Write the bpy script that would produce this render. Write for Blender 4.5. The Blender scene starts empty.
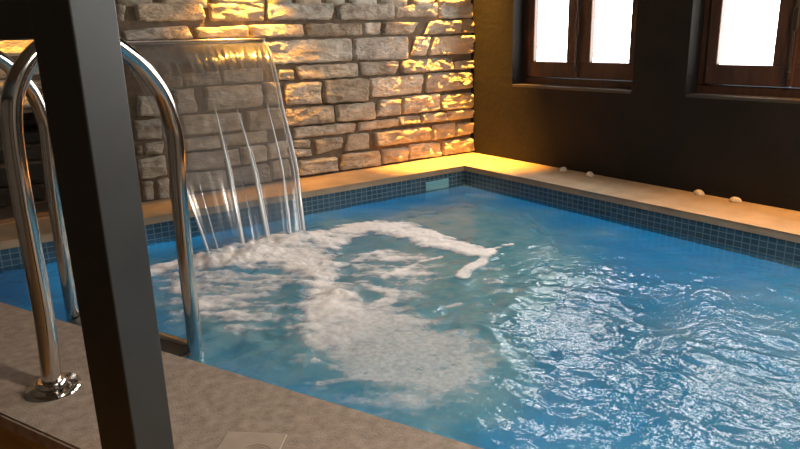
import bpy, bmesh, math, random
import numpy as np
from mathutils import Vector, Matrix, noise

S = bpy.context.scene
COL = S.collection

# ------------------------------------------------------------------ camera
cam_d = bpy.data.cameras.new('camera'); cam = bpy.data.objects.new('camera', cam_d); COL.objects.link(cam)
cF = Vector((0.5504, 0.7905, -0.2686)).normalized()
cR = Vector((0.8164, -0.5769, -0.0251)); cR = (cR - cF*cR.dot(cF)).normalized(); cU = cR.cross(cF)
cam.matrix_world = Matrix(((cR.x, cU.x, -cF.x, -3.1507), (cR.y, cU.y, -cF.y, -3.6037), (cR.z, cU.z, -cF.z, 0.8), (0, 0, 0, 1)))
cam_d.sensor_fit = 'HORIZONTAL'; cam_d.sensor_width = 36; cam_d.lens = 668.8*36/800
cam_d.clip_start = 0.02
S.camera = cam

# ------------------------------------------------------------------ world, light levels, exposure
w = bpy.data.worlds.new('world'); S.world = w; w.use_nodes = True
w.node_tree.nodes['Background'].inputs[0].default_value = (0.75, 0.85, 1, 1)
w.node_tree.nodes['Background'].inputs[1].default_value = 1.0
S.view_settings.view_transform = 'Standard'; S.view_settings.look = 'None'
S.view_settings.gamma = 1; S.view_settings.exposure = 0.0; S.view_settings.use_curve_mapping = False

PANE = 13.0                      # glow of the panes themselves, standing in for daylight outside
WARM = (1.0, 0.44, 0.06)         # the downlights' colour
CORNER_W, FALL_W, LEFT_W, SIDE_W = 7000, 300, 230, 850
CLAD_FILL_W = 620
ROOM_W = 96                      # added ceiling lamp, fill for wall and deck
POOL_W = 9.5                      # added underwater lamps, out of view
ROUGH = 0.8

# ------------------------------------------------------------------ helpers
def mat(name, base=(0.5, 0.5, 0.5), rough=0.6, metal=0.0, spec=0.5):
    m = bpy.data.materials.new(name); m.use_nodes = True
    b = m.node_tree.nodes['Principled BSDF']
    b.inputs['Base Color'].default_value = (*base, 1); b.inputs['Roughness'].default_value = rough
    b.inputs['Metallic'].default_value = metal; b.inputs['Specular IOR Level'].default_value = spec
    return m
class NT:
    def __init__(s, m): s.m = m; s.t = m.node_tree; s.b = s.t.nodes.get('Principled BSDF')
    def n(s, kind, **kw):
        x = s.t.nodes.new(kind)
        for k, v in kw.items():
            if isinstance(v, tuple) and k.startswith('i_'): x.inputs[k[2:].replace('_', ' ')].default_value = v
            elif k.startswith('i_'): x.inputs[k[2:].replace('_', ' ')].default_value = v
            else: setattr(x, k, v)
        return x
    def l(s, a, b): s.t.links.new(a, b)
    def ramp(s, fac, stops):
        r = s.n('ShaderNodeValToRGB'); e = r.color_ramp.elements
        while len(e) < len(stops): e.new(0.5)
        for q, (p, c) in zip(e, stops): q.position = p; q.color = (*c, 1)
        s.l(fac, r.inputs[0]); return r.outputs[0]
    def bump(s, height, strength=0.3, dist=0.01):
        b = s.n('ShaderNodeBump'); b.inputs['Strength'].default_value = strength; b.inputs['Distance'].default_value = dist
        s.l(height, b.inputs['Height']); return b.outputs[0]
def noisy(name, c1, c2, scale, rough=0.7, bump=0.2, detail=6, dist=0.01, scl=(1, 1, 1), spec=0.4):
    m = mat(name, c1, rough, spec=spec); t = NT(m)
    tc = t.n('ShaderNodeTexCoord'); mp = t.n('ShaderNodeMapping'); mp.inputs['Scale'].default_value = scl
    t.l(tc.outputs['Object'], mp.inputs[0])
    nz = t.n('ShaderNodeTexNoise'); nz.inputs['Scale'].default_value = scale; nz.inputs['Detail'].default_value = detail
    t.l(mp.outputs[0], nz.inputs['Vector'])
    t.l(t.ramp(nz.outputs[0], [(0.3, c1), (0.7, c2)]), t.b.inputs['Base Color'])
    if bump:
        n2 = t.n('ShaderNodeTexNoise'); n2.inputs['Scale'].default_value = scale*5; n2.inputs['Detail'].default_value = 4
        t.l(mp.outputs[0], n2.inputs['Vector'])
        t.l(t.bump(n2.outputs[0], bump, dist), t.b.inputs['Normal'])
    return m

def link(name, me, m=None, parent=None, loc=(0, 0, 0), smooth=False):
    o = bpy.data.objects.new(name, me); COL.objects.link(o); o.location = loc
    if m: me.materials.append(m)
    if smooth:
        for p in me.polygons: p.use_smooth = True
    if parent: o.parent = parent
    return o
def ob(name, bm, m=None, parent=None, loc=(0, 0, 0), smooth=False):
    me = bpy.data.meshes.new(name); bmesh.ops.recalc_face_normals(bm, faces=bm.faces); bm.to_mesh(me); bm.free()
    return link(name, me, m, parent, loc, smooth)
def tag(o, label=None, cat=None, group=None, kind=None):
    if label: o['label'] = label
    if cat: o['category'] = cat
    if group: o['group'] = group
    if kind: o['kind'] = kind
    return o
def thing(name, loc, label, cat, group=None, rz=0):
    o = bpy.data.objects.new(name, None); COL.objects.link(o); o.location = loc; o.rotation_euler = (0, 0, rz)
    o.empty_display_size = 0.05
    return tag(o, label, cat, group)
def box(bm, lo, hi, bevel=0):
    b2 = bmesh.new()
    vs = [b2.verts.new((x, y, z)) for x in (lo[0], hi[0]) for y in (lo[1], hi[1]) for z in (lo[2], hi[2])]
    for f in ((0, 1, 3, 2), (4, 6, 7, 5), (0, 4, 5, 1), (2, 3, 7, 6), (0, 2, 6, 4), (1, 5, 7, 3)): b2.faces.new([vs[i] for i in f])
    bmesh.ops.recalc_face_normals(b2, faces=b2.faces)
    if bevel: bmesh.ops.bevel(b2, geom=b2.edges[:], offset=bevel, segments=2, affect='EDGES', profile=0.5)
    tmp = bpy.data.meshes.new('tmp'); b2.to_mesh(tmp); b2.free(); bm.from_mesh(tmp); bpy.data.meshes.remove(tmp)
    return bm
def boxes(*bs, bevel=0):
    bm = bmesh.new()
    for lo, hi in bs: box(bm, lo, hi, bevel)
    return bm
def prism(bm, pts, z0, z1):
    a = [bm.verts.new((x, y, z0)) for x, y in pts]; b = [bm.verts.new((x, y, z1)) for x, y in pts]
    n = len(pts)
    bm.faces.new(a[::-1]); bm.faces.new(b)
    for i in range(n): bm.faces.new((a[i], a[(i+1) % n], b[(i+1) % n], b[i]))
    return bm
def tube(bm, pts, r, seg=20, cap=True):
    pts = [Vector(p) for p in pts]; n = len(pts); rs = r if isinstance(r, (list, tuple)) else [r]*n
    t0 = (pts[1]-pts[0]).normalized(); ref = Vector((0.3, 0.5, 0.8)); u = (ref - t0*ref.dot(t0)).normalized(); rings = []
    for i, p in enumerate(pts):
        t = (pts[min(i+1, n-1)]-pts[max(i-1, 0)]).normalized()
        u = (u - t*u.dot(t)).normalized(); v = t.cross(u)
        rings.append([bm.verts.new(p + (u*math.cos(a)+v*math.sin(a))*rs[i]) for a in [2*math.pi*k/seg for k in range(seg)]])
    for A, B in zip(rings, rings[1:]):
        for k in range(seg): bm.faces.new((A[k], A[(k+1) % seg], B[(k+1) % seg], B[k]))
    if cap: bm.faces.new(rings[0][::-1]); bm.faces.new(rings[-1])
    return bm
def lathe(bm, prof, seg=48, c=(0, 0, 0)):
    rings = []
    for r, z in prof: rings.append([bm.verts.new((c[0]+r*math.cos(2*math.pi*k/seg), c[1]+r*math.sin(2*math.pi*k/seg), c[2]+z)) for k in range(seg)])
    for A, B in zip(rings, rings[1:]):
        for k in range(seg): bm.faces.new((A[k], A[(k+1) % seg], B[(k+1) % seg], B[k]))
    if prof[0][0] > 1e-5: bm.faces.new(rings[0][::-1])
    if prof[-1][0] > 1e-5: bm.faces.new(rings[-1])
    bmesh.ops.remove_doubles(bm, verts=bm.verts, dist=1e-6)
    return bm
def spline(pts, n=8):
    P = [Vector(p) for p in pts]; out = []
    for i in range(len(P)-1):
        p0 = P[max(i-1, 0)]; p1 = P[i]; p2 = P[i+1]; p3 = P[min(i+2, len(P)-1)]
        for k in range(n):
            t = k/n
            out.append(0.5*((2*p1)+(p2-p0)*t+(2*p0-5*p1+4*p2-p3)*t*t+(3*p1-p0-3*p2+p3)*t**3))
    out.append(P[-1]); return out
def smoothstep(a, b, x):
    t = np.clip((x-a)/(b-a), 0, 1); return t*t*(3-2*t)
class GradNoise:
    def __init__(s, seed):
        r = np.random.RandomState(seed); a = r.rand(256)*2*np.pi; s.g = np.stack([np.cos(a), np.sin(a)], -1); s.p = np.concatenate([r.permutation(256)]*2)
    def __call__(s, x, y):
        xi = np.floor(x).astype(int); yi = np.floor(y).astype(int); xf = x-xi; yf = y-yi; xi &= 255; yi &= 255
        u = xf**3*(xf*(xf*6-15)+10); v = yf**3*(yf*(yf*6-15)+10)
        def g(ix, iy, dx, dy):
            h = s.g[s.p[s.p[ix & 255]+(iy & 255)]]; return h[..., 0]*dx+h[..., 1]*dy
        a = g(xi, yi, xf, yf); b = g(xi+1, yi, xf-1, yf); c = g(xi, yi+1, xf, yf-1); d = g(xi+1, yi+1, xf-1, yf-1)
        return (a+(b-a)*u)+((c+(d-c)*u)-(a+(b-a)*u))*v
def fbm(g, x, y, o=4):
    s = 0; a = 1; t = 0
    for k in range(o): s = s+a*g(x*2**k+7*k, y*2**k+3*k); t += a; a *= 0.5
    return s/t*1.5
def inpoly(poly, x, y):
    r = np.zeros_like(x, bool); n = len(poly)
    for i in range(n):
        (x1, y1), (x2, y2) = poly[i], poly[(i+1) % n]
        c = ((y1 > y) != (y2 > y)) & (x < (x2-x1)*(y-y1)/(y2-y1+1e-12)+x1); r ^= c
    return r
def segdist(pts, x, y, closed):
    d = np.full_like(x, 9.0); n = len(pts)
    for i in range(n if closed else n-1):
        (x1, y1), (x2, y2) = pts[i], pts[(i+1) % n]
        L = (x2-x1)**2+(y2-y1)**2
        t = np.clip(((x-x1)*(x2-x1)+(y-y1)*(y2-y1))/L, 0, 1)
        d = np.minimum(d, np.hypot(x-x1-t*(x2-x1), y-y1-t*(y2-y1)))
    return d
def sdf(poly, x, y):                      # positive inside
    d = segdist(poly, x, y, True); return np.where(inpoly(poly, x, y), d, -d)

# ------------------------------------------------------------------ layout (metres; the corner of the two walls on the coping is the origin)
RX, BY = -0.369, -0.355                   # pool faces by the right wall and by the back wall
NP = Vector((-3.059, -1.168)); NT_ = Vector((0.411, -0.912)); NN = Vector((0.912, 0.411))   # near pool edge: point, direction, normal to the water
YF = -4.2
def xn(y, off=0): return NP.x + (y-NP.y)*NT_.x/NT_.y - off/NN.x
WZ = -0.12; FZ = -0.55; CZ = 2.45; XL = -5.6; YB = -6.0; PB = -1.35

# ------------------------------------------------------------------ materials
M_coping = noisy('sandstone_coping', (0.40, 0.29, 0.185), (0.29, 0.205, 0.125), 9, 0.62, 0.35, dist=0.006)
M_near = noisy('stone_coping', (0.38, 0.305, 0.245), (0.23, 0.18, 0.145), 38, 0.6, 0.5, dist=0.004, detail=9)
M_mortar = noisy('mortar', (0.17, 0.125, 0.085), (0.11, 0.08, 0.055), 30, 0.95, 0.5)
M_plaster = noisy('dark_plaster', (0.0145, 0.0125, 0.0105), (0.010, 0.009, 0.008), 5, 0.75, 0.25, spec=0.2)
M_room = noisy('dim_plaster', (0.22, 0.19, 0.16), (0.17, 0.15, 0.13), 4, 0.9, 0.1)
M_ceil = noisy('ceiling_boards', (0.20, 0.15, 0.10), (0.15, 0.11, 0.07), 3, 0.7, 0.1, scl=(1, 12, 1))
M_wood = noisy('window_wood', (0.085, 0.036, 0.020), (0.05, 0.022, 0.013), 6, 0.45, 0.15, scl=(6, 6, 1))
M_clad = noisy('wood_cladding', (0.40, 0.26, 0.07), (0.28, 0.18, 0.045), 5, 0.55, 0.2, scl=(1, 1, 8))
M_floor = noisy('floor_boards', (0.24, 0.15, 0.07), (0.17, 0.10, 0.045), 4, 0.5, 0.15, scl=(1, 9, 1))
M_chrome = mat('polished_steel', (0.60, 0.57, 0.53), 0.11, 1.0)
M_brushed = noisy('brushed_steel', (0.62, 0.60, 0.57), (0.5, 0.48, 0.46), 40, 0.3, 0.05); M_brushed.node_tree.nodes['Principled BSDF'].inputs['Metallic'].default_value = 1
M_post = noisy('dark_paint', (0.036, 0.037, 0.035), (0.027, 0.028, 0.027), 12, 0.42, 0.08, dist=0.002)
M_black = mat('black_plastic', (0.02, 0.02, 0.02), 0.5)
M_shell = noisy('shell', (0.62, 0.52, 0.40), (0.42, 0.34, 0.25), 60, 0.45, 0.3, dist=0.002)
M_grille = mat('pale_blue_plastic', (0.13, 0.36, 0.44), 0.4)
M_plate = noisy('worn_plate', (0.40, 0.33, 0.27), (0.33, 0.27, 0.22), 25, 0.28, 0.0)
def emit(name, c, s):
    m = bpy.data.materials.new(name); m.use_nodes = True; t = m.node_tree; t.nodes.clear()
    e = t.nodes.new('ShaderNodeEmission'); e.inputs[0].default_value = (*c, 1); e.inputs[1].default_value = s
    o = t.nodes.new('ShaderNodeOutputMaterial'); t.links.new(e.outputs[0], o.inputs[0]); return m
M_pane = emit('glowing_daylight_pane', (1.0, 0.985, 0.955), PANE)
M_bulb = emit('warm_bulb', WARM, 12)
M_addedbulb = emit('added_pool_glow', (0.75, 0.95, 1.0), 6)

def stone_mat():
    m = mat('rough_stone', rough=0.85, spec=0.3); t = NT(m)
    tc = t.n('ShaderNodeTexCoord'); at = t.n('ShaderNodeAttribute', attribute_name='tone')
    mp = t.n('ShaderNodeMapping'); mp.inputs['Scale'].default_value = (1, 1, 2.2); t.l(tc.outputs['Object'], mp.inputs[0])
    n1 = t.n('ShaderNodeTexNoise'); n1.inputs['Scale'].default_value = 9; n1.inputs['Detail'].default_value = 8; t.l(mp.outputs[0], n1.inputs['Vector'])
    c1 = t.ramp(n1.outputs[0], [(0.3, (0.36, 0.295, 0.225)), (0.5, (0.53, 0.46, 0.37)), (0.72, (0.66, 0.595, 0.51))])
    mx = t.n('ShaderNodeMix', data_type='RGBA', blend_type='MULTIPLY'); mx.inputs[0].default_value = 1
    t.l(c1, mx.inputs[6]); t.l(at.outputs['Color'], mx.inputs[7]); t.l(mx.outputs[2], t.b.inputs['Base Color'])
    n2 = t.n('ShaderNodeTexNoise'); n2.inputs['Scale'].default_value = 34; n2.inputs['Detail'].default_value = 7; n2.inputs['Roughness'].default_value = 0.65; t.l(mp.outputs[0], n2.inputs['Vector'])
    t.l(t.bump(n2.outputs[0], 1.0, 0.030), t.b.inputs['Normal'])
    return m
M_stone = stone_mat()

def tile_mat():
    m = mat('blue_mosaic', rough=0.22, spec=0.5); t = NT(m)
    uv = t.n('ShaderNodeUVMap'); br = t.n('ShaderNodeTexBrick', offset=0.0, squash=1.0)
    br.inputs['Color1'].default_value = (0.026, 0.062, 0.090, 1); br.inputs['Color2'].default_value = (0.042, 0.092, 0.125, 1)
    br.inputs['Mortar'].default_value = (0.14, 0.20, 0.23, 1); br.inputs['Scale'].default_value = 1
    br.inputs['Mortar Size'].default_value = 0.0022; br.inputs['Mortar Smooth'].default_value = 0.2; br.inputs['Bias'].default_value = 0
    br.inputs['Brick Width'].default_value = 0.036; br.inputs['Row Height'].default_value = 0.0265
    t.l(uv.outputs[0], br.inputs['Vector']); t.l(br.outputs['Color'], t.b.inputs['Base Color'])
    t.l(t.bump(br.outputs['Fac'], -0.4, 0.003), t.b.inputs['Normal'])
    return m
def lining_mat():
    m = mat('pool_lining', rough=0.4); t = NT(m)
    uv = t.n('ShaderNodeUVMap'); br = t.n('ShaderNodeTexBrick', offset=0.0, squash=1.0)
    br.inputs['Color1'].default_value = (0.03, 0.36, 0.58, 1); br.inputs['Color2'].default_value = (0.05, 0.42, 0.64, 1)
    br.inputs['Mortar'].default_value = (0.12, 0.50, 0.70, 1); br.inputs['Scale'].default_value = 1
    br.inputs['Mortar Size'].default_value = 0.0022; br.inputs['Brick Width'].default_value = 0.036; br.inputs['Row Height'].default_value = 0.0265
    t.l(uv.outputs[0], br.inputs['Vector']); t.l(br.outputs['Color'], t.b.inputs['Base Color'])
    return m
M_tile = tile_mat(); M_lining = lining_mat()

def water_mat():
    m = bpy.data.materials.new('pool_water'); m.use_nodes = True; t = NT(m); t.t.nodes.clear()
    out = t.n('ShaderNodeOutputMaterial'); tc = t.n('ShaderNodeTexCoord')
    nz = t.n('ShaderNodeTexNoise'); nz.inputs['Scale'].default_value = 34; nz.inputs['Detail'].default_value = 3; t.l(tc.outputs['Object'], nz.inputs['Vector'])
    ch = t.n('ShaderNodeAttribute', attribute_name='chop')
    bp = t.n('ShaderNodeBump'); bp.inputs['Distance'].default_value = 0.012; t.l(nz.outputs[0], bp.inputs['Height']); t.l(ch.outputs['Fac'], bp.inputs['Strength'])
    fr = t.n('ShaderNodeFresnel'); fr.inputs['IOR'].default_value = 1.33; t.l(bp.outputs[0], fr.inputs['Normal'])
    gl = t.n('ShaderNodeBsdfGlossy'); gl.inputs['Roughness'].default_value = 0.03; t.l(bp.outputs[0], gl.inputs['Normal'])
    rf = t.n('ShaderNodeBsdfRefraction'); rf.inputs['IOR'].default_value = 1.33; rf.inputs['Roughness'].default_value = 0.04
    rf.inputs['Color'].default_value = (0.30, 0.80, 1.0, 1); t.l(bp.outputs[0], rf.inputs['Normal'])
    df = t.n('ShaderNodeBsdfDiffuse'); ar = t.n('ShaderNodeAttribute', attribute_name='aeration')
    n2 = t.n('ShaderNodeTexNoise'); n2.inputs['Scale'].default_value = 7; n2.inputs['Detail'].default_value = 4; t.l(tc.outputs['Object'], n2.inputs['Vector'])
    t.l(t.ramp(n2.outputs[0], [(0.3, (0.07, 0.24, 0.28)), (0.7, (0.21, 0.36, 0.36))]), df.inputs['Color'])
    m1 = t.n('ShaderNodeMixShader'); t.l(ar.outputs['Fac'], m1.inputs[0]); t.l(rf.outputs[0], m1.inputs[1]); t.l(df.outputs[0], m1.inputs[2])
    m2 = t.n('ShaderNodeMixShader'); t.l(fr.outputs[0], m2.inputs[0]); t.l(m1.outputs[0], m2.inputs[1]); t.l(gl.outputs[0], m2.inputs[2])
    t.l(m2.outputs[0], out.inputs[0]); return m
M_water = water_mat()
def foam_mat():
    m = bpy.data.materials.new('water_foam'); m.use_nodes = True; t = NT(m); t.t.nodes.clear()
    out = t.n('ShaderNodeOutputMaterial'); at = t.n('ShaderNodeAttribute', attribute_name='foam'); tc = t.n('ShaderNodeTexCoord')
    nz = t.n('ShaderNodeTexNoise'); nz.inputs['Scale'].default_value = 60; nz.inputs['Detail'].default_value = 5; t.l(tc.outputs['Object'], nz.inputs['Vector'])
    a = t.n('ShaderNodeMath', operation='MULTIPLY_ADD'); t.l(nz.outputs[0], a.inputs[0]); a.inputs[1].default_value = 0.5; a.inputs[2].default_value = -0.25
    b = t.n('ShaderNodeMath', operation='ADD', use_clamp=True); t.l(a.outputs[0], b.inputs[0]); t.l(at.outputs['Fac'], b.inputs[1])
    df = t.n('ShaderNodeBsdfDiffuse'); df.inputs['Color'].default_value = (0.93, 0.88, 0.85, 1)
    bp = t.n('ShaderNodeBump'); bp.inputs['Strength'].default_value = 0.5; bp.inputs['Distance'].default_value = 0.01; t.l(nz.outputs[0], bp.inputs['Height']); t.l(bp.outputs[0], df.inputs['Normal'])
    tr = t.n('ShaderNodeBsdfTransparent'); mx = t.n('ShaderNodeMixShader')
    t.l(b.outputs[0], mx.inputs[0]); t.l(tr.outputs[0], mx.inputs[1]); t.l(df.outputs[0], mx.inputs[2]); t.l(mx.outputs[0], out.inputs[0]); return m
M_foam = foam_mat()
def sheet_mat():
    m = bpy.data.materials.new('falling_water'); m.use_nodes = True; t = NT(m); t.t.nodes.clear()
    out = t.n('ShaderNodeOutputMaterial'); uv = t.n('ShaderNodeUVMap')
    mp = t.n('ShaderNodeMapping'); mp.inputs['Scale'].default_value = (26, 1.6, 1); t.l(uv.outputs[0], mp.inputs[0])
    nz = t.n('ShaderNodeTexNoise'); nz.inputs['Scale'].default_value = 1; nz.inputs['Detail'].default_value = 4; t.l(mp.outputs[0], nz.inputs['Vector'])
    bp = t.n('ShaderNodeBump'); bp.inputs['Distance'].default_value = 0.045; t.l(nz.outputs[0], bp.inputs['Height'])
    sx = t.n('ShaderNodeSeparateXYZ'); t.l(uv.outputs[0], sx.inputs[0]); mr = t.n('ShaderNodeMapRange'); mr.inputs[1].default_value = 0.30; mr.inputs[2].default_value = 0.55; mr.inputs[3].default_value = 0.16; mr.inputs[4].default_value = 0.03
    t.l(sx.outputs[1], mr.inputs[0]); t.l(mr.outputs[0], bp.inputs['Strength'])
    tr = t.n('ShaderNodeBsdfTransparent'); tr.inputs[0].default_value = (0.94, 0.95, 0.95, 1)
    df = t.n('ShaderNodeBsdfTranslucent'); df.inputs[0].default_value = (0.75, 0.78, 0.80, 1)
    gl = t.n('ShaderNodeBsdfGlossy'); gl.inputs['Roughness'].default_value = 0.14; t.l(bp.outputs[0], gl.inputs['Normal'])
    gl.inputs[0].default_value = (1, 1, 1, 1)
    fr = t.n('ShaderNodeFresnel'); fr.inputs['IOR'].default_value = 1.33; t.l(bp.outputs[0], fr.inputs['Normal'])
    f2 = t.n('ShaderNodeMath', operation='MULTIPLY_ADD', use_clamp=True); f2.inputs[1].default_value = 0.80; f2.inputs[2].default_value = 0.03; t.l(fr.outputs[0], f2.inputs[0])
    st = t.n('ShaderNodeMapRange'); st.inputs[1].default_value = 0.55; st.inputs[2].default_value = 0.85; st.inputs[3].default_value = 0.17; st.inputs[4].default_value = 0.42; t.l(nz.outputs[0], st.inputs[0])
    m1 = t.n('ShaderNodeMixShader'); t.l(st.outputs[0], m1.inputs[0]); t.l(tr.outputs[0], m1.inputs[1]); t.l(df.outputs[0], m1.inputs[2])
    m2 = t.n('ShaderNodeMixShader'); t.l(f2.outputs[0], m2.inputs[0]); t.l(m1.outputs[0], m2.inputs[1]); t.l(gl.outputs[0], m2.inputs[2])
    t.l(m2.outputs[0], out.inputs[0]); return m
M_sheet = sheet_mat()
def strand_mat():
    m = bpy.data.materials.new('white_water'); m.use_nodes = True; t = NT(m); t.t.nodes.clear()
    out = t.n('ShaderNodeOutputMaterial')
    tr = t.n('ShaderNodeBsdfTransparent'); df = t.n('ShaderNodeBsdfDiffuse'); df.inputs[0].default_value = (0.85, 0.86, 0.86, 1)
    gl = t.n('ShaderNodeBsdfGlossy'); gl.inputs['Roughness'].default_value = 0.2
    lw = t.n('ShaderNodeLayerWeight'); lw.inputs[0].default_value = 0.5
    m1 = t.n('ShaderNodeMixShader'); m1.inputs[0].default_value = 0.35; t.l(df.outputs[0], m1.inputs[1]); t.l(gl.outputs[0], m1.inputs[2])
    m2 = t.n('ShaderNodeMixShader'); m2.inputs[0].default_value = 0.5; t.l(tr.outputs[0], m2.inputs[1]); t.l(m1.outputs[0], m2.inputs[2])
    t.l(m2.outputs[0], out.inputs[0]); return m
M_strand = strand_mat()

# ------------------------------------------------------------------ room shell
def struct(o): return tag(o, kind='structure')
struct(ob('floor', boxes(((XL, YB, FZ-0.1), (0.4, 0.5, FZ))), M_floor)) if False else None
fl = bmesh.new(); prism(fl, [(XL-0.15, YB-0.15), (-1.05, YB-0.15), (-1.05, YF-0.35), (xn(YF-0.35, 0.36), YF-0.35), (xn(0.12, 0.36), 0.12), (XL-0.15, 0.12)], FZ-0.1, FZ); struct(ob('floor', fl, M_floor))
struct(ob('ceiling', boxes(((XL-0.15, YB-0.15, CZ), (0.36, 0.56, CZ+0.1))), M_ceil))
struct(ob('wall_left', boxes(((XL-0.15, YB-0.15, FZ), (XL, 0.56, CZ))), M_room))
struct(ob('wall_front', boxes(((XL, YB-0.15, FZ), (0.36, YB, CZ))), M_room))
# right wall with window openings
WIN = [(-0.395, -1.312), (-1.628, -2.545), (-2.861, -3.778)]; WZ0, WZ1 = 0.488, 1.72  # third window is unseen, added to light the deck and post
b = bmesh.new()
box(b, (0, YB, PB), (0.36, 0.56, WZ0)); box(b, (0, YB, WZ1), (0.36, 0.56, CZ))
e = [0.56] + [v for wn in WIN for v in wn] + [YB]
for i in range(0, len(e), 2): box(b, (0, e[i+1], WZ0), (0.36, e[i], WZ1))
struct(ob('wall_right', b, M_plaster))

STONES = [
    (-1.5,1.003,-1.083,1.007,-1.104,0.915,-1.504,0.917), (-1.058,1.007,-0.655,1.006,-0.658,0.912,-1.048,0.914), (-1.622,0.89,-1.292,0.891,-1.297,0.821,-1.615,0.825),
    (-1.278,0.891,-0.902,0.892,-0.889,0.822,-1.278,0.82), (-0.88,0.892,-0.754,0.895,-0.763,0.826,-0.873,0.826), (-1.537,0.801,-0.97,0.806,-0.968,0.673,-1.538,0.675),
    (-0.949,0.803,-0.545,0.811,-0.542,0.666,-0.953,0.677), (-0.636,0.988,-0.308,1.017,-0.309,0.929,-0.638,0.926), (-0.29,1.018,0.008,1.015,0.015,0.918,-0.284,0.919),
    (-0.736,0.895,-0.451,0.897,-0.513,0.824,-0.733,0.823), (-0.365,0.901,-0.114,0.904,-0.114,0.82,-0.428,0.818), (-0.105,0.909,0.022,0.913,0.023,0.822,-0.105,0.822),
    (-0.483,0.805,-0.361,0.803,-0.406,0.685,-0.522,0.689), (-0.342,0.797,0.023,0.808,0.026,0.685,-0.381,0.686), (-0.911,0.661,-0.618,0.658,-0.65,0.576,-0.91,0.58),
    (-0.6,0.662,-0.184,0.661,-0.165,0.581,-0.602,0.578), (-0.151,0.635,0.01,0.639,0.018,0.581,-0.151,0.583), (-0.844,0.558,-0.421,0.564,-0.454,0.445,-0.844,0.442),
    (-0.402,0.573,-0.003,0.558,-0.002,0.451,-0.411,0.442), (-0.777,0.419,-0.619,0.422,-0.622,0.316,-0.821,0.319), (-0.595,0.43,-0.296,0.429,-0.291,0.319,-0.604,0.315),
    (-0.284,0.418,0.005,0.42,0.005,0.31,-0.278,0.318), (-1.461,0.641,-1.371,0.641,-1.376,0.582,-1.461,0.583), (-1.351,0.657,-0.928,0.657,-0.932,0.576,-1.323,0.579),
    (-1.43,0.56,-1.2,0.56,-1.198,0.432,-1.425,0.44), (-1.174,0.567,-0.861,0.563,-0.867,0.425,-1.178,0.43), (-1.432,0.419,-1.116,0.416,-1.117,0.312,-1.44,0.315),
    (-1.095,0.415,-0.817,0.412,-0.827,0.305,-1.091,0.314), (-1.385,0.304,-0.96,0.296,-0.979,0.237,-1.395,0.238), (-1.401,0.23,-1.292,0.223,-1.295,0.178,-1.404,0.186),
    (-1.4,0.179,-1.28,0.163,-1.283,0.122,-1.394,0.126), (-1.261,0.22,-1.057,0.217,-1.066,0.152,-1.247,0.122), (-1.018,0.227,-0.863,0.221,-0.867,0.121,-1.051,0.123),
    (-1.375,0.106,-1.107,0.096,-1.112,0.012,-1.377,0.015), (-1.074,0.106,-0.793,0.102,-0.791,0.004,-1.085,0.008), (-0.934,0.296,-0.641,0.293,-0.643,0.242,-0.943,0.24),
    (-0.629,0.302,-0.464,0.298,-0.471,0.249,-0.636,0.249), (-0.445,0.301,-0.239,0.304,-0.233,0.247,-0.452,0.242), (-0.212,0.307,0.005,0.305,0.009,0.244,-0.206,0.242),
    (-0.825,0.219,-0.377,0.215,-0.372,0.128,-0.823,0.127), (-0.351,0.222,-0.146,0.224,-0.16,0.126,-0.352,0.121), (-0.126,0.212,0.006,0.21,0.006,0.136,-0.153,0.12),
    (-0.772,0.102,-0.568,0.098,-0.564,0.007,-0.775,0.008), (-0.549,0.111,-0.287,0.103,-0.288,0.004,-0.558,0.011), (-0.261,0.1,0.007,0.104,0.007,0.007,-0.262,0.006),
    (-2.301,0.995,-2.254,0.991,-2.268,0.916,-2.308,0.912), (-2.212,1,-1.872,0.998,-1.861,0.918,-2.206,0.911), (-1.842,1.003,-1.518,1.005,-1.526,0.911,-1.825,0.913),
    (-2.283,0.868,-1.963,0.891,-1.931,0.825,-2.28,0.823), (-1.92,0.876,-1.633,0.887,-1.633,0.828,-1.911,0.824), (-2.251,0.546,-2.146,0.538,-2.158,0.438,-2.264,0.447),
    (-2.285,0.426,-2.152,0.422,-2.157,0.319,-2.287,0.325), (-2.244,0.305,-2.15,0.31,-2.158,0.239,-2.252,0.242), (-2.29,0.302,-2.26,0.298,-2.266,0.252,-2.297,0.247),
    (-2.285,0.222,-2.151,0.23,-2.156,0.124,-2.29,0.119), (-2.284,0.102,-2.23,0.102,-2.234,0.004,-2.289,0.004), (-2.207,0.099,-2.142,0.106,-2.154,-0,-2.21,0),
    (-2.119,0.637,-2.024,0.638,-2.018,0.578,-2.126,0.579), (-2.065,0.564,-1.96,0.565,-1.956,0.445,-2.071,0.439), (-1.902,0.57,-1.579,0.567,-1.58,0.449,-1.907,0.441),
    (-1.56,0.574,-1.457,0.572,-1.467,0.449,-1.561,0.447), (-2.048,0.429,-1.71,0.42,-1.71,0.324,-2.036,0.323), (-1.673,0.422,-1.449,0.43,-1.449,0.307,-1.674,0.312),
    (-2.046,0.308,-1.844,0.303,-1.842,0.236,-2.045,0.242), (-1.827,0.301,-1.564,0.309,-1.56,0.239,-1.824,0.242), (-2.047,0.226,-1.827,0.217,-1.827,0.123,-2.049,0.135),
    (-1.728,0.223,-1.58,0.224,-1.578,0.135,-1.728,0.127), (-1.809,0.215,-1.737,0.219,-1.737,0.128,-1.818,0.13), (-1.561,0.227,-1.435,0.235,-1.433,0.135,-1.559,0.138),
    (-2.05,0.118,-1.829,0.106,-1.829,0.01,-2.037,0.015), (-1.811,0.107,-1.57,0.116,-1.56,0.007,-1.811,0.016), (-1.551,0.123,-1.434,0.123,-1.442,0.018,-1.55,0.014),
    (-2.015,0.647,-1.809,0.65,-1.808,0.58,-2.007,0.581), (-1.8,0.652,-1.562,0.658,-1.559,0.582,-1.799,0.585),
]

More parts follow.
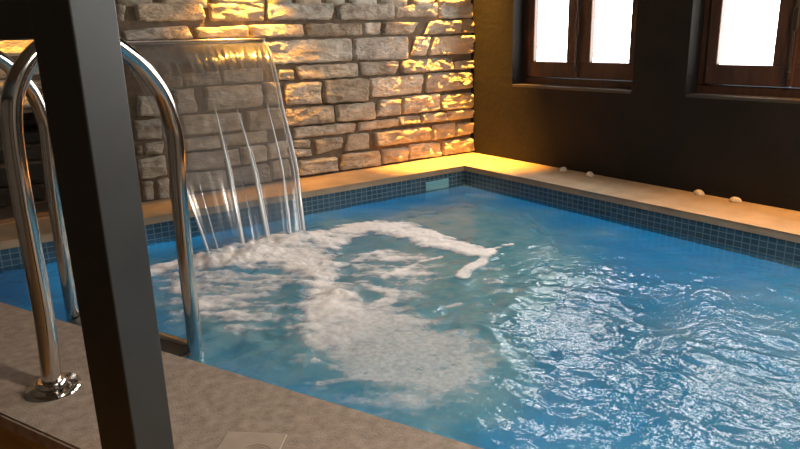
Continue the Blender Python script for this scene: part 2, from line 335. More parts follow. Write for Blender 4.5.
NX0, NX1, NZ0, NZ1 = -3.9, -2.56, 0.0, 0.505          # dark niche beside the waterfall
def stone_wall():
    rng = random.Random(5); V = []; F = []; T = []
    def stone(c, cell, y0=0.0, shade=1.0):
        # c: TL, TR, BR, BL (x, z); front bulges to -y
        (ax, az), (bx, bz), (cx, cz), (dx, dz) = c
        wd = (math.hypot(bx-ax, bz-az)+math.hypot(cx-dx, cz-dz))/2; ht = (abs(az-dz)+abs(bz-cz))/2
        nu = max(4, int(wd/cell)); nv = max(4, int(ht/cell)); sd = rng.random()*100
        H = rng.uniform(0.012, 0.030); lay = rng.uniform(0.5, 1.3); tilt = rng.uniform(-0.006, 0.006); tilz = rng.uniform(-0.008, 0.008)
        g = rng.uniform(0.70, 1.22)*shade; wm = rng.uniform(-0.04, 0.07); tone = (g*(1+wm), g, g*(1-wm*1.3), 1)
        base = len(V)
        for j in range(nv+1):
            v = -1+2*j/nv
            for i in range(nu+1):
                u = -1+2*i/nu
                kk = 0.06
                uu = u*math.sqrt(1-kk*v*v*v*v); vv = v*math.sqrt(1-kk*u*u*u*u*min(1, wd/ht*0.6))
                s_, t_ = (uu+1)/2, (vv+1)/2
                x = (ax*(1-s_)+bx*s_)*(1-t_)+(dx*(1-s_)+cx*s_)*t_; z = (az*(1-s_)+bz*s_)*(1-t_)+(dz*(1-s_)+cz*s_)*t_
                ed = min((1-abs(u))*wd/2, (1-abs(v))*ht/2)
                x += 0.007*noise.noise((x*22+sd, z*22, 3)); z += 0.005*noise.noise((x*22+sd, z*22, 9))
                r = min(1, ed/0.013); prof = math.sqrt(max(0, 1-(1-r)**2))
                n = noise.fractal((x*9+sd, z*26*lay, sd), 0.9, 2.1, 5)*0.006 + noise.fractal((x*30+sd, z*42, sd), 0.8, 2, 3)*0.0035
                rid = noise.noise((x*14+sd*2, z*34*lay, 5)); n += 0.011*max(0, rid-0.10)*2*ROUGH
                h = (H + tilt*u + tilz*v + n*1.7*ROUGH)*prof - 0.020*(1-prof)
                V.append((x, y0-h, z)); T.append(tone)
        for j in range(nv):
            for i in range(nu):
                p = base+j*(nu+1)+i; F.append((p, p+nu+1, p+nu+2, p+1))
    ex = 0.004
    for s in STONES: stone(((s[0]-ex, s[1]+ex), (s[2]+ex, s[3]+ex), (s[4]+ex, s[5]-ex), (s[6]-ex, s[7]-ex)), 0.0075)
    def course(xa, xb, z0, z1, cell, y0=0.0, shade=1.0):
        x = xa
        while x < xb-0.03:
            wd = rng.uniform(0.14, 0.40)
            if xb-(x+wd) < 0.1: wd = xb-x
            j = lambda: rng.uniform(-0.006, 0.006)
            stone(((x+0.008+j(), z1-0.007+j()), (x+wd-0.008+j(), z1-0.007+j()), (x+wd-0.008+j(), z0+0.007+j()), (x+0.008+j(), z0+0.007+j())), cell, y0, shade)
            x += wd
    z = 0.972
    while z < CZ:                                   # above the photographed courses
        h = rng.uniform(0.09, 0.14); course(XL, 0, z, min(z+h, CZ), 0.022); z += h
    zs = [0.0, 0.10, 0.215, 0.31, 0.425, 0.515, 0.60, 0.665, 0.755, 0.86, 0.972]
    for a, b_ in zip(zs, zs[1:]):                   # left of the waterfall, round the niche
        if a < 0.5:
            course(XL, NX0, a, b_, 0.03); course(NX1, -2.44, a, b_, 0.012)
            course(NX0, NX1, a, b_, 0.014, 0.33, 0.14)  # recess shade painted in: niche stones get a much darker tone
        else: course(XL, -2.40, a, b_, 0.012)
    # behind the near coping, down to the floor
    course(XL, -3.8, -0.30, 0.0, 0.03); course(XL, -3.8, FZ, -0.30, 0.03)
    nst = len(F)
    def quad(*p):
        k = len(V)
        for q_ in p: V.append(q_); T.append((0.8, 0.75, 0.7, 1))
        F.append(tuple(range(k, k+len(p))))
    m = 0.008
    for (x0, x1, z0, z1) in ((XL, NX0, PB, CZ), (NX0, NX1, PB, NZ0), (NX0, NX1, NZ1, CZ), (NX1, 0.0, PB, CZ)):
        quad((x0, m, z0), (x1, m, z0), (x1, m, z1), (x0, m, z1))
    quad((NX0, m, NZ0), (NX0, m, NZ1), (NX0, 0.345, NZ1), (NX0, 0.345, NZ0)); quad((NX1, m, NZ0), (NX1, 0.345, NZ0), (NX1, 0.345, NZ1), (NX1, m, NZ1))
    quad((NX0, m, NZ1), (NX1, m, NZ1), (NX1, 0.345, NZ1), (NX0, 0.345, NZ1)); quad((NX0, m, NZ0), (NX0, 0.345, NZ0), (NX1, 0.345, NZ0), (NX1, m, NZ0))
    quad((NX0, 0.345, NZ0), (NX0, 0.345, NZ1), (NX1, 0.345, NZ1), (NX1, 0.345, NZ0))
    quad((XL, 0.56, PB), (0, 0.56, PB), (0, 0.56, CZ), (XL, 0.56, CZ))
    me = bpy.data.meshes.new('wall_back'); me.from_pydata(V, [], F)
    ca = me.color_attributes.new('tone', 'FLOAT_COLOR', 'POINT'); ca.data.foreach_set('color', [c for t in T for c in t])
    me.materials.append(M_stone); me.materials.append(M_mortar)
    for i, p in enumerate(me.polygons): p.material_index = 0 if i < nst else 1; p.use_smooth = i < nst
    o = bpy.data.objects.new('wall_back', me); COL.objects.link(o); return struct(o)
stone_wall()

# windows: wooden casements set back in the wall
def window(i, ya, yb):
    r = struct(bpy.data.objects.new('window_%d' % (i+1), None)); COL.objects.link(r); r.location = (0.1, (ya+yb)/2, WZ0)
    hw = (ya-yb)/2; H = WZ1-WZ0
    b = bmesh.new(); d = 0.07
    for lo, hi in (((0, -hw, 0), (d, hw, 0.045)), ((0, -hw, H-0.045), (d, hw, H)), ((0, -hw, 0.045), (d, -hw+0.04, H-0.045)), ((0, hw-0.04, 0.045), (d, hw, H-0.045))): box(b, lo, hi, 0.004)
    ob('window_frame', b, M_wood, r)
    ob('window_sill', boxes(((-0.1005, -hw+0.003, -0.014), (0.0, hw-0.003, 0.004)), bevel=0.003), M_sill, r)
    for s in (1, -1):
        y0, y1 = (0.005, hw-0.042) if s > 0 else (-hw+0.042, -0.005)
        b = bmesh.new(); x0, x1 = -0.012, 0.045; bt = 0.05; st = 0.058; sm = 0.084; ya_, yb_ = (y0+sm, y1-st) if s > 0 else (y0+st, y1-sm)
        for lo, hi in (((x0, y0, bt), (x1, y1, 0.146)), ((x0, y0, H-0.11), (x1, y1, H-bt)), ((x0, y0, 0.146), (x1, ya_, H-0.11)), ((x0, yb_, 0.146), (x1, y1, H-0.11))): box(b, lo, hi, 0.005)
        sash = ob('sash', b, M_wood, r)
        ob('glass_pane', boxes(((0.022, ya_-0.004, 0.142), (0.026, yb_+0.004, H-0.106))), M_pane, sash)
        if s > 0:
            b = bmesh.new(); box(b, (-0.022, -0.0125, 0.055), (-0.012, 0.0125, H-0.055), 0.003); ob('cover_strip', b, M_wood, sash)
            b = bmesh.new(); tube(b, [(-0.028, 0, 0.09), (-0.028, 0, 0.60)], 0.005, 10); lathe(b, [(0, 0.085), (0.010, 0.088), (0.010, 0.118), (0.006, 0.122), (0, 0.122)], 14, (-0.028, 0, 0)); box(b, (-0.036, -0.012, 0.30), (-0.02, 0.012, 0.40), 0.003)
            ob('window_bolt', b, M_brass, sash)
M_sill = noisy('sill_paint', (0.06, 0.05, 0.04), (0.045, 0.038, 0.03), 20, 0.35, 0.1)
M_brass = mat('dull_brass', (0.05, 0.035, 0.022), 0.5, 0.6)
for i, (a, c) in enumerate(WIN): window(i, a, c)

# ------------------------------------------------------------------ coping and pool
CT = 0.035
b = bmesh.new()
prism(b, [(xn(0, 0.0), 0.0), (0, 0), (0, YF-0.35), (RX, YF-0.35), (RX-0.004, YF), (RX-0.006, BY-0.006), (xn(BY)+0.02, BY-0.006)], -CT, 0)
bmesh.ops.bevel(b, geom=[e_ for e_ in b.edges if abs(e_.verts[0].co.z) < 1e-6 and abs(e_.verts[1].co.z) < 1e-6], offset=0.006, segments=2, affect='EDGES')
struct(ob('pool_coping', b, M_coping))
b = bmesh.new(); cw = 0.395
prism(b, [(xn(0, cw), 0.0), (xn(0), 0.0), (xn(BY)+0.0, BY), (xn(YF), YF), (RX, YF), (RX, YF-0.35), (xn(YF-0.35, cw), YF-0.35)], -CT, 0)
bmesh.ops.bevel(b, geom=[e_ for e_ in b.edges if abs(e_.verts[0].co.z) < 1e-6 and abs(e_.verts[1].co.z) < 1e-6], offset=0.005, segments=2, affect='EDGES')
struct(ob('pool_coping', b, M_near))
# wooden cladding on the outside of the raised pool
b = bmesh.new(); z = FZ; off = cw-0.03
while z < -CT-0.01:
    z1 = min(z+0.128, -CT-0.002)
    prism(b, [(xn(0.0, off), 0.0), (xn(0.0, off-0.025), 0.0), (xn(YF-0.32, off-0.025), YF-0.32), (xn(YF-0.32, off), YF-0.32)], z, z1-0.004); z += 0.128
struct(ob('trim_1', b, M_clad))
# basin
pool = thing('pool_basin', (0, 0, PB), 'sunken indoor swimming pool lined with small blue mosaic tiles', 'pool')
def wallstrip(p, q, z0, z1, m, name):
    bm = bmesh.new(); L = math.hypot(q[0]-p[0], q[1]-p[1]); n = Vector((q[1]-p[1], -(q[0]-p[0]))).normalized()*0.05
    # p->q with the water on the left
    ps = [p, q, (q[0]+n.x, q[1]+n.y), (p[0]+n.x, p[1]+n.y)]
    lo = [bm.verts.new((x, y, z0-PB)) for x, y in ps]; hi = [bm.verts.new((x, y, z1-PB)) for x, y in ps]
    uvl = bm.loops.layers.uv.new('UVMap')
    for f in ((0, 1), (1, 2), (2, 3), (3, 0)): bm.faces.new((lo[f[0]], lo[f[1]], hi[f[1]], hi[f[0]]))
    bm.faces.new(lo[::-1]); bm.faces.new(hi)
    d = Vector((q[0]-p[0], q[1]-p[1]))/L
    for f in bm.faces:
        for lp in f.loops:
            c = lp.vert.co; lp[uvl].uv = ((c.x-p[0])*d.x+(c.y-p[1])*d.y+40, c.z+PB+0.034+0.0265*80)
    return ob(name, bm, m, pool)
ring = [(xn(BY), BY), (xn(YF), YF), (RX, YF), (RX, BY)]
for i in range(4):
    wallstrip(ring[i], ring[(i+1) % 4], -0.185, -0.034, M_tile, 'tile_band')
    wallstrip(ring[i], ring[(i+1) % 4], PB, -0.186, M_lining, 'pool_wall')
b = bmesh.new(); uvl = b.loops.layers.uv.new('UVMap'); prism(b, [(x, y) for x, y in ring], -0.08, 0.0)
for f in b.faces:
    for lp in f.loops: lp[uvl].uv = (lp.vert.co.x+40, lp.vert.co.y+40)
ob('pool_floor', b, M_lining, pool)

FOAM_MAIN = [ (-2.304,-0.827), (-2.208,-0.799), (-2.080,-0.774), (-1.948,-0.721), (-1.829,-0.778), (-1.749,-0.780), (-1.815,-1.032), (-1.842,-1.190), (-1.939,-1.426), (-1.974,-1.588), (-1.978,-1.732), (-1.921,-1.823), (-1.917,-1.935), (-1.928,-2.066), (-1.877,-2.124), (-1.894,-2.218), (-1.979,-2.329), (-2.074,-2.369), (-2.177,-2.368), (-2.239,-2.320), (-2.290,-2.228), (-2.280,-2.093), (-2.269,-1.975), (-2.278,-1.845), (-2.269,-1.737), (-2.196,-1.603), (-2.083,-1.447), (-2.025,-1.267), (-2.034,-1.100), (-2.155,-1.066), (-2.281,-0.996) ]
FOAM_ARCH = [ (-1.749,-0.780), (-1.621,-0.798), (-1.497,-0.736), (-1.337,-0.771), (-1.232,-0.937), (-1.237,-1.188), (-1.249,-1.406), (-1.222,-1.523), (-1.292,-1.574), (-1.342,-1.515), (-1.374,-1.360), (-1.397,-1.203), (-1.414,-1.039), (-1.497,-0.926), (-1.606,-0.965), (-1.740,-1.056), (-1.800,-1.006) ]
FOAM_TAIL = [ (-1.232,-1.534), (-1.341,-1.603), (-1.440,-1.652), (-1.537,-1.709) ]
FOAM_TAIL2 = [ (-1.245,-1.523), (-1.128,-1.487), (-1.065,-1.500) ]
FOAM_ST1 = [ (-1.795,-1.543), (-1.659,-1.488), (-1.527,-1.450), (-1.444,-1.448) ]
FOAM_ST2 = [ (-1.864,-1.272), (-1.742,-1.273), (-1.621,-1.230) ]
FOAM_ST3 = [ (-1.978,-1.732), (-1.902,-1.721), (-1.846,-1.665) ]
FOAM_ST4 = [ (-1.795,-1.878), (-1.728,-1.896) ]
FOAM_ST5 = [ (-2.390,-2.103), (-2.315,-2.140), (-2.236,-2.172) ]
FOAM_ST6 = [ (-2.324,-1.982), (-2.296,-2.051) ]
FOAM_LEFT = [ (-2.482,-0.766), (-2.295,-0.852), (-2.019,-1.256), (-2.266,-1.740), (-2.439,-1.652), (-2.611,-1.415) ]
FOAM_MID = [ (-1.758,-1.041), (-1.374,-1.360), (-1.562,-1.629), (-1.772,-1.801), (-1.956,-1.749), (-1.950,-1.460) ]
FOAM_RIGHT = [ (-1.446,-1.647), (-1.283,-1.651), (-1.449,-1.934), (-1.752,-2.147), (-1.776,-2.026) ]
FOAM_LOW = [ (-2.318,-1.841), (-2.338,-2.178), (-2.213,-2.372), (-2.239,-2.523), (-2.341,-2.418), (-2.407,-2.190), (-2.417,-1.972) ]
AERATED = [ (-2.459,-0.682), (-2.049,-0.699), (-1.437,-0.634), (-0.726,-0.818), (-0.756,-1.572), (-1.652,-2.226), (-2.138,-2.518), (-2.264,-2.477), (-2.407,-2.190), (-2.686,-1.505) ]

# ------------------------------------------------------------------ water
R_ = np.random.RandomState(11); WAVES = []
for k in range(46):
    lam = 0.045*(0.32/0.045)**R_.rand(); th = R_.rand()*2*np.pi; WAVES.append((lam, th, R_.rand()*2*np.pi, lam**0.75*0.55*(0.6+0.8*R_.rand())))
G1, G2, G3 = GradNoise(1), GradNoise(2), GradNoise(3)
def chop(x, y):
    d = np.hypot(x+2.0, y+0.8)
    c = 0.16 + 0.84*smoothstep(0.75, 1.75, (-y)*0.62 + (RX-x)*0.40) + 0.5*np.exp(-(d/0.7)**2)
    c *= 0.30+0.70*smoothstep(0.1, 0.6, RX-x)
    return c
def height(x, y):
    wx = x+0.06*G1(x*3.1, y*3.1); wy = y+0.06*G2(x*3.1, y*3.1)
    h = 0
    for lam, th, ph, a in WAVES:
        k = 2*np.pi/lam; h = h+a*np.sin(k*(wx*np.cos(th)+wy*np.sin(th))+ph)
    h = h*0.0030
    rid = 1-np.abs(fbm(G3, wx*9, wy*9, 3))*2
    h = h+0.005*rid
    h = h*chop(x, y)*(0.22+1.40*smoothstep(-0.30, 0.35, fbm(G1, x*2.6+9, y*2.6, 3)))
    d = np.hypot((x+2.0)*0.9, y+0.78)                # mound where the fall lands
    h = h+0.035*np.exp(-(np.minimum(1, 1)*((y+0.82)/0.16)**2))*smoothstep(-2.36, -2.22, x)*smoothstep(-1.66, -1.80, x)*(0.7+0.8*fbm(G2, x*8, y*8, 3))
    h = h+0.006*np.sin(d*26)*np.exp(-d*1.7)*smoothstep(0.15, 0.4, d)
    return h
def grid_mesh(name, X, Y, Z, keep=None):
    ny, nx = X.shape; idx = np.arange(nx*ny).reshape(ny, nx)
    q_ = np.stack([idx[:-1, :-1], idx[1:, :-1], idx[1:, 1:], idx[:-1, 1:]], -1).reshape(-1, 4)
    P = np.stack([X.ravel(), Y.ravel(), Z.ravel()], -1)
    ids = np.arange(len(P))
    if keep is not None:
        k = keep.ravel(); q_ = q_[k[q_].any(1)]; used = np.unique(q_); m_ = np.full(len(P), -1); m_[used] = np.arange(len(used)); q_ = m_[q_]; P = P[used]; ids = used
    me = bpy.data.meshes.new(name); me.vertices.add(len(P)); me.vertices.foreach_set('co', P.ravel().astype(np.float32))
    me.loops.add(q_.size); me.loops.foreach_set('vertex_index', q_.ravel().astype(np.int32))
    me.polygons.add(len(q_)); me.polygons.foreach_set('loop_start', np.arange(0, q_.size, 4, dtype=np.int32))
    me.update(calc_edges=True); me.validate()
    me.polygons.foreach_set('use_smooth', np.ones(len(q_), bool))
    return me, ids
def attr(me, name, v):
    a = me.attributes.new(name, 'FLOAT', 'POINT'); a.data.foreach_set('value', np.ascontiguousarray(v, np.float32))
ys = np.linspace(BY-0.001, YF+0.001, 420); us = np.linspace(0, 1, 300)
Y = np.repeat(ys[:, None], 300, 1); X0 = NP.x+(Y-NP.y)*NT_.x/NT_.y+0.002; X = X0+(RX-0.002-X0)*us[None, :]
me, ids = grid_mesh('pool_water', X, Y, WZ+height(X, Y))
AE = sdf(AERATED, X, Y)
aer = 0.04+0.74*smoothstep(-0.38, 0.20, AE+0.25*fbm(G3, X*2.2, Y*2.2, 3))
aer = np.maximum(aer, 0.04+0.28*smoothstep(0.5, 1.5, (-Y)*0.55+(RX-X)*0.55+0.2*fbm(G2, X*2, Y*2, 3)-0.45))
attr(me, 'aeration', aer.ravel()); attr(me, 'chop', (0.10+0.35*np.clip(chop(X, Y), 0, 1)).ravel())
tag(link('pool_water', me, M_water), 'rippling blue swimming pool water with window glints', 'water', kind='stuff')

fx = np.arange(-2.75, -0.95, 0.0075); fy = np.arange(-0.62, -2.62, -0.0075); X, Y = np.meshgrid(fx, fy)
inside = X > NP.x+(Y-NP.y)*NT_.x/NT_.y+0.01
wxx = X+0.035*fbm(G1, X*5, Y*5, 4); wyy = Y+0.035*fbm(G2, X*5, Y*5, 4)
f = 0.0*X
def area(P_, soft, wt):
    global f; f = np.maximum(f, wt*smoothstep(-soft, soft, sdf(P_, wxx, wyy)))
def streak(P_, r, wt):
    global f; f = np.maximum(f, wt*smoothstep(r, r*0.2, segdist(P_, wxx, wyy, False)))
f = np.maximum(f, smoothstep(-0.12, 0.12, sdf(FOAM_MAIN, wxx, wyy)+0.035)); f = np.maximum(f, smoothstep(-0.07, 0.07, sdf(FOAM_ARCH, wxx, wyy)+0.02))
streak([(-2.56, -0.80), (-2.42, -0.83), (-2.27, -0.88), (-2.12, -0.90)], 0.14, 0.95)
area(FOAM_LEFT, 0.13, 0.66); area(FOAM_MID, 0.10, 0.60); area(FOAM_RIGHT, 0.12, 0.46); area(FOAM_LOW, 0.16, 0.60)
for P_, r, wt in ((FOAM_TAIL, 0.05, 0.95), (FOAM_TAIL2, 0.022, 0.7), (FOAM_ST1, 0.035, 0.75), (FOAM_ST2, 0.05, 0.75), (FOAM_ST3, 0.06, 0.85), (FOAM_ST4, 0.03, 0.7), (FOAM_ST5, 0.025, 0.75), (FOAM_ST6, 0.03, 0.7)): streak(P_, r, wt)
# streaks drawn out across the flow, fine speckle inside
A_ = (X*0.80-Y*0.60); B_ = (X*0.60+Y*0.80)
st = fbm(G1, A_*5+0.8*G2(X*3, Y*3), B_*15, 4); fine = fbm(G2, X*26, Y*26, 3)
low = smoothstep(-1.45, -2.15, Y)
dens = smoothstep(0.32, 1.0, f + 0.58*st + 0.24*fine)*(0.97-0.58*low)*smoothstep(0.05, 0.25, f)
Z = WZ+height(X, Y)+0.003+0.007*dens*(1-0.7*low)*(1+0.9*fbm(G3, X*24, Y*24, 3))
me, ids = grid_mesh('foam', X, Y, Z, (dens > 0.02) & inside)
attr(me, 'foam', (dens*inside).ravel()[ids])
tag(link('foam', me, M_foam), 'white bubbly foam drifting on the pool below the waterfall', 'foam', kind='stuff')

# ------------------------------------------------------------------ waterfall: spout and sheet
SX0, SX1, SZ = -2.42, -1.588, 0.800
sp = thing('waterfall_spout', (0, 0, SZ), 'wide flat steel waterfall spout built into the stone wall', 'spout')
b = bmesh.new(); box(b, (SX0-0.03, -0.105, -0.018), (SX1+0.012, 0.05, -0.012), 0.001); box(b, (SX0-0.03, -0.105, 0.010), (SX1+0.012, 0.05, 0.016), 0.001); box(b, (SX0-0.03, -0.105, -0.012), (SX0-0.02, 0.05, 0.010)); box(b, (SX1+0.004, -0.105, -0.012), (SX1+0.012, 0.05, 0.010)); box(b, (SX0-0.02, 0.0, -0.012), (SX1+0.004, 0.01, 0.010))
ob('spout_body', b, M_brushed, sp)
b = bmesh.new(); tube(b, [(SX0-0.03, -0.107, 0.013), (SX1+0.012, -0.107, 0.013)], 0.005, 12); ob('spout_lip', b, M_brushed, sp)
def edge_r(t): return np.interp(t, [0, 0.1, 0.17, 0.26, 0.35, 0.40, 0.44], [-1.590, -1.622, -1.648, -1.688, -1.703, -1.733, -1.756])
def edge_l(t): return np.interp(t, [0, 0.2, 0.37, 0.44], [-2.40, -2.33, -2.262, -2.228])
def fall(u, t): return (edge_l(t)+(edge_r(t)-edge_l(t))*u, -0.10-1.58*t, SZ-4.9*t*t)
nu, nt = 150, 60; U, Tt = np.meshgrid(np.linspace(0, 1, nu), np.linspace(0, 0.437, nt))
def ripple(U, Tt): return 0.016*np.clip(1-Tt/0.28, 0.07, 1)*np.clip(Tt/0.06, 0, 1)*fbm(G1, U*22+6*Tt, Tt*3.0, 3)+0.002*Tt/0.44*np.sin(U*17+2*Tt)
wf = thing('waterfall', (0, 0, 0), 'clear sheet of water falling from the steel spout into the pool', 'waterfall')
def sheet():
    d = ripple(U, Tt); P = []
    X = edge_l(Tt)+(edge_r(Tt)-edge_l(Tt))*U; Yy = -0.10-1.58*Tt; Zz = SZ-0.003-4.9*Tt*Tt
    sl = 9.8*Tt/1.58; nrm = np.sqrt(1+sl*sl); ny, nz_ = -sl/nrm, 1/nrm
    th = 0.005-0.006*Tt
    front = np.stack([X, Yy+ny*(d+th/2), Zz+nz_*(d+th/2)], -1).reshape(-1, 3); back = np.stack([X, Yy+ny*(d-th/2), Zz+nz_*(d-th/2)], -1).reshape(-1, 3)
    n = nu*nt; F = []
    for j in range(nt-1):
        for i in range(nu-1):
            a = j*nu+i; F.append((a, a+nu, a+nu+1, a+1)); F.append((n+a, n+a+1, n+a+nu+1, n+a+nu))
    rim = [i for i in range(nu)]+[j*nu+nu-1 for j in range(1, nt)]+[(nt-1)*nu+i for i in range(nu-2, -1, -1)]+[j*nu for j in range(nt-2, 0, -1)]
    for p_, q_ in zip(rim, rim[1:]+rim[:1]): F.append((p_, q_, n+q_, n+p_))
    me = bpy.data.meshes.new('water_sheet'); me.from_pydata(np.concatenate([front, back]).tolist(), [], F)
    uv = me.uv_layers.new(name='UVMap'); uu = np.concatenate([U.ravel()]*2); vv = np.concatenate([Tt.ravel()/0.44]*2)
    li = np.zeros(len(me.loops), np.int32); me.loops.foreach_get('vertex_index', li)
    uv.data.foreach_set('uv', np.stack([uu[li], vv[li]], -1).ravel().astype(np.float32))
    return link('water_sheet', me, M_sheet, wf, smooth=True)
sheet()
def strand(u0, u1, t0, r0, r1, wob=0.0):
    pts = []; rs = []
    for k in range(31):
        s = k/30; t = t0+(0.437-t0)*s; u = u0+(u1-u0)*s+wob*math.sin(9*s+u0*40)
        x, y, z = fall(u, t); dd = float(ripple(np.array(u), np.array(t)))
        pts.append((x, y-dd*0.9-0.002, z+dd*0.3)); rs.append((r0+(r1-r0)*s)*min(1, 0.15+s*5))
    bm = bmesh.new(); tube(bm, pts, rs, 10); ob('water_strand', bm, M_strand, wf, smooth=True)
strand(0.995, 0.995, 0.02, 0.005, 0.009); strand(0.972, 0.962, 0.10, 0.002, 0.004)
strand(0.455, 0.340, 0.235, 0.004, 0.010); strand(0.445, 0.355, 0.29, 0.002, 0.005)
strand(0.617, 0.600, 0.25, 0.004, 0.010); strand(0.635, 0.625, 0.30, 0.002, 0.005)
strand(0.872, 0.845, 0.235, 0.003, 0.007); strand(0.008, 0.010, 0.28, 0.003, 0.007); strand(0.13, 0.10, 0.34, 0.0015, 0.003)

# ------------------------------------------------------------------ ladder with two looped grab rails
FL = Vector((-3.014, -1.91)); PROF = [(0.0, 0.0), (0.010, 0.17), (0.010, 0.32), (0.009, 0.47), (0.012, 0.60), (0.021, 0.67), (0.037, 0.715), (0.066, 0.757), (0.11, 0.795), (0.17, 0.822), (0.225, 0.829), (0.28, 0.817), (0.33, 0.786), (0.381, 0.743), (0.430, 0.675), (0.450, 0.61), (0.460, 0.54), (0.452, 0.42), (0.448, 0.3), (0.446, 0.0), (0.446, -0.4), (0.446, -0.95)]
rz = math.atan2(NN.y, NN.x)
lad = thing('pool_ladder', (FL.x, FL.y, 0), 'polished steel pool ladder with two looped grab rails on the near coping', 'ladder', rz=rz)
for k in (0, 1):
    y = 0.60*k
    b = bmesh.new(); tube(b, spline([(s, y, z+(0.001 if z == 0 else 0)) for s, z in PROF], 6), 0.0225, 28)
    rail = ob('grab_rail', b, M_chrome, lad, smooth=True)
    b = bmesh.new(); lathe(b, [(0.0235, 0.024), (0.030, 0.024), (0.034, 0.020), (0.036, 0.012), (0.060, 0.010), (0.066, 0.005), (0.068, 0.0), (0.0235, 0.0), (0.0235, 0.024)], 56, (0, y, 0.0005))
    f_ = ob('flange', b, M_chrome, rail, smooth=True)
    m_ = f_.modifiers.new('split', 'EDGE_SPLIT'); m_.split_angle = math.radians(35)
for z in (-0.113, -0.40, -0.67, -0.94):
    b = bmesh.new(); box(b, (0.395, 0.02, z-0.014), (0.475, 0.58, z+0.006), 0.004); tube(b, [(0.482, 0.02, z+0.004), (0.482, 0.58, z+0.004)], 0.016, 14)
    tr_ = ob('tread', b, M_brushed, lad); ob('tread_pad', boxes(((0.398, 0.03, z+0.006), (0.462, 0.57, z+0.012)), bevel=0.002), M_black, tr_)

# ------------------------------------------------------------------ dark square post with its crossbar
pr = math.radians(30.83)-math.pi
po = thing('square_post', (-2.9506, -2.5073, FZ), 'dark grey square steel post with crossbar in front of the ladder', 'post', rz=pr+math.pi)
hw = 0.041
b = bmesh.new(); box(b, (-hw, -hw, 0), (hw, hw, CZ-FZ), 0.0025); ob('post_shaft', b, M_post, po)
b = bmesh.new(); box(b, (-hw+0.004, hw, 0.8-FZ+0.012), (hw-0.004, 2.84, 0.8-FZ+0.15), 0.003); ob('crossbar', b, M_post, po)
b = bmesh.new(); box(b, (-0.08, -0.08, 0), (0.08, 0.08, 0.008), 0.002); ob('base_plate', b, M_post, po)

# ------------------------------------------------------------------ small things
sk = thing('skimmer_cover', (-0.600, BY, -0.095), 'pale blue skimmer cover in the mosaic band at the waterline', 'pool fitting')
ob('face_plate', boxes(((-0.092, -0.010, -0.040), (0.092, 0.0, 0.028)), bevel=0.003), M_grille, sk)
b = bmesh.new()
for k in range(4): box(b, (-0.078, -0.013, -0.032+k*0.014), (0.078, -0.009, -0.024+k*0.014), 0.001)
ob('slat', b, M_grille, sk)

pl = thing('ring_plate', (-2.742, -2.455, 0.0), 'small thin square plate with raised concentric rings on the near coping', 'plate', rz=math.atan2(-0.098, 0.087)+0.12)
ob('plate_base', boxes(((-0.065, -0.070, 0.0005), (0.065, 0.070, 0.005)), bevel=0.0018), M_plate, pl)
b = bmesh.new()
for r in (0.010, 0.017, 0.024, 0.031, 0.038):
    b2 = bmesh.new(); lathe(b, [(r-0.0022, 0.004), (r-0.0012, 0.0068), (r+0.0012, 0.0068), (r+0.0022, 0.004)], 40, (0.020, -0.012, 0)); b2.free()
ob('ring', b, M_plate, pl)

def shell_bm(seed):
    rnd = random.Random(seed); b = bmesh.new(); rings = []; nr, ns = 9, 36; rx, ry, hz = 0.028, 0.024, 0.024
    for i in range(nr+1):
        a = math.pi/2*i/nr; row = []
        for k in range(ns):
            th = 2*math.pi*k/ns; rib = 1+0.05*math.cos(th*11)*math.cos(a)
            row.append(b.verts.new((rx*math.cos(a)*math.cos(th)*rib+0.004*math.sin(a), ry*math.cos(a)*math.sin(th)*rib, hz*math.sin(a)*(1+0.04*math.cos(th*11)*math.cos(a)))))
        rings.append(row)
    for A, B in zip(rings, rings[1:]):
        for k in range(ns): b.faces.new((A[k], A[(k+1) % ns], B[(k+1) % ns], B[k]))
    b.faces.new(rings[0][::-1]); bmesh.ops.remove_doubles(b, verts=b.verts, dist=1e-5); return b
SH = [(-0.062, -0.905, 'tiny domed shell on the right coping, nearest the lit corner'), (-0.062, -1.108, 'tiny domed shell on the right coping, second from the lit corner'),
      (-0.030, -1.772, 'tiny domed shell on the right coping, second from the right edge of the photo'), (-0.040, -1.968, 'tiny domed shell on the right coping, farthest from the lit corner')]
first = None
for i, (x, y, lb) in enumerate(SH):
    if first is None: o = first = ob('seashell', shell_bm(i), M_shell, smooth=True)
    else: o = first.copy(); COL.objects.link(o)
    o.location = (x, y, 0.0005); o.rotation_euler = (0, 0, 0.7*i); tag(o, lb, 'shell', 'shells along the right coping')

# ------------------------------------------------------------------ lamps
def downlight(x, y, z, watt, ang, blend, lb, tilt=(0, 0), wall=False, soft=0.03):
    t = thing('ceiling_downlight' if not wall else 'wall_spotlight', (x, y, z), lb, 'lamp', 'warm lamps over the coping')
    b = bmesh.new(); lathe(b, [(0.036, 0.0), (0.048, 0.0), (0.048, 0.006), (0.040, 0.008), (0.040, 0.06), (0.0, 0.06), (0.0, 0.055), (0.036, 0.055), (0.036, 0.0)], 32); ob('housing', b, M_brushed, t, smooth=False)
    b = bmesh.new(); lathe(b, [(0.0, 0.020), (0.020, 0.021), (0.030, 0.030), (0.030, 0.05), (0, 0.05)], 24); ob('bulb', b, M_bulb, t, smooth=True)
    if wall: ob('bracket', boxes(((-0.012, 0.0, 0.06), (0.012, -y, 0.075)), bevel=0.002), M_brushed, t)
    l = bpy.data.lights.new('lamp_light', 'SPOT'); l.energy = watt; l.color = WARM; l.spot_size = math.radians(ang); l.spot_blend = blend; l.shadow_soft_size = soft
    lo = bpy.data.objects.new('lamp_light', l); COL.objects.link(lo); lo.parent = t; lo.location = (0, 0, 0.0); lo.rotation_euler = (*tilt, 0)
    return t
downlight(-0.24, -0.13, CZ-0.062, CORNER_W, 36, 1.0, 'warm ceiling downlight over the corner of the two walls')
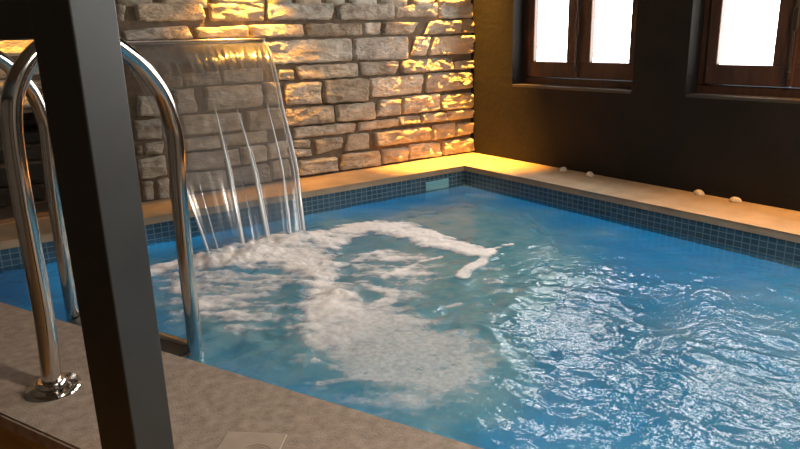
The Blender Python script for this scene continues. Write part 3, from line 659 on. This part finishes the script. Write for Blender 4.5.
downlight(-1.66, -0.12, 1.26, FALL_W, 100, 1.0, 'warm spotlight on the stone wall above the waterfall spout', tilt=(0.35, 0), wall=True)
downlight(-2.85, -0.14, 1.28, LEFT_W, 84, 1.0, 'warm spotlight on the stone wall over the dark niche', tilt=(0.75, 0), wall=True)
downlight(-3.70, -2.75, CZ-0.062, CLAD_FILL_W, 44, 1.0, 'warm ceiling downlight, unseen, added to light the cladding outside the raised pool edge')  # lamp out of view, added to warm the cladding
downlight(-0.19, -2.75, CZ-0.062, SIDE_W, 62, 0.9, 'warm ceiling downlight over the right coping between the windows')
def added_pool_lamp(p, lb):  # unseen lamps added to give the water its blue
    c = NP+NT_*p
    t = thing('added_pool_lamp', (c.x, c.y, -0.62), lb, 'lamp', 'added underwater lamps', rz=rz)
    b = bmesh.new(); lathe(b, [(0.0, 0.0), (0.10, 0.0), (0.10, 0.012), (0.078, 0.020), (0.0, 0.020)], 32); bmesh.ops.rotate(b, cent=(0, 0, 0), matrix=Matrix.Rotation(math.pi/2, 3, 'Y'), verts=b.verts); ob('bezel', b, M_chrome, t)
    b = bmesh.new(); lathe(b, [(0.0, 0.020), (0.074, 0.021), (0.060, 0.032), (0.0, 0.038)], 32); bmesh.ops.rotate(b, cent=(0, 0, 0), matrix=Matrix.Rotation(math.pi/2, 3, 'Y'), verts=b.verts); ob('lens', b, M_addedbulb, t)
    l = bpy.data.lights.new('lamp_light', 'AREA'); l.shape = 'DISK'; l.size = 0.14; l.energy = POOL_W; l.color = (0.62, 0.92, 1.0)
    lo = bpy.data.objects.new('lamp_light', l); COL.objects.link(lo); lo.parent = t; lo.location = (0.045, 0, 0); lo.rotation_euler = (0, -math.pi/2, 0)
added_pool_lamp(0.55, 'added round underwater pool lamp, unseen, in the near wall beside the ladder'); added_pool_lamp(1.9, 'added round underwater pool lamp, unseen, in the near wall toward the front')
# unseen ceiling lamp added as fill for the room
t = thing('added_ceiling_lamp', (-1.6, -4.3, CZ-0.05), 'round opal ceiling lamp, unseen, added as fill beside the pool', 'lamp')
b = bmesh.new(); lathe(b, [(0.0, 0.0), (0.14, 0.005), (0.17, 0.025), (0.17, 0.05), (0.0, 0.05)], 40); ob('diffuser', b, emit('fill_lamp_glow', (1.0, 0.78, 0.55), 2.5), t, smooth=True)
l = bpy.data.lights.new('lamp_light', 'AREA'); l.shape = 'DISK'; l.size = 0.34; l.energy = ROOM_W; l.color = (1.0, 0.87, 0.73)
lo = bpy.data.objects.new('lamp_light', l); COL.objects.link(lo); lo.parent = t; lo.location = (0, 0, -0.01)
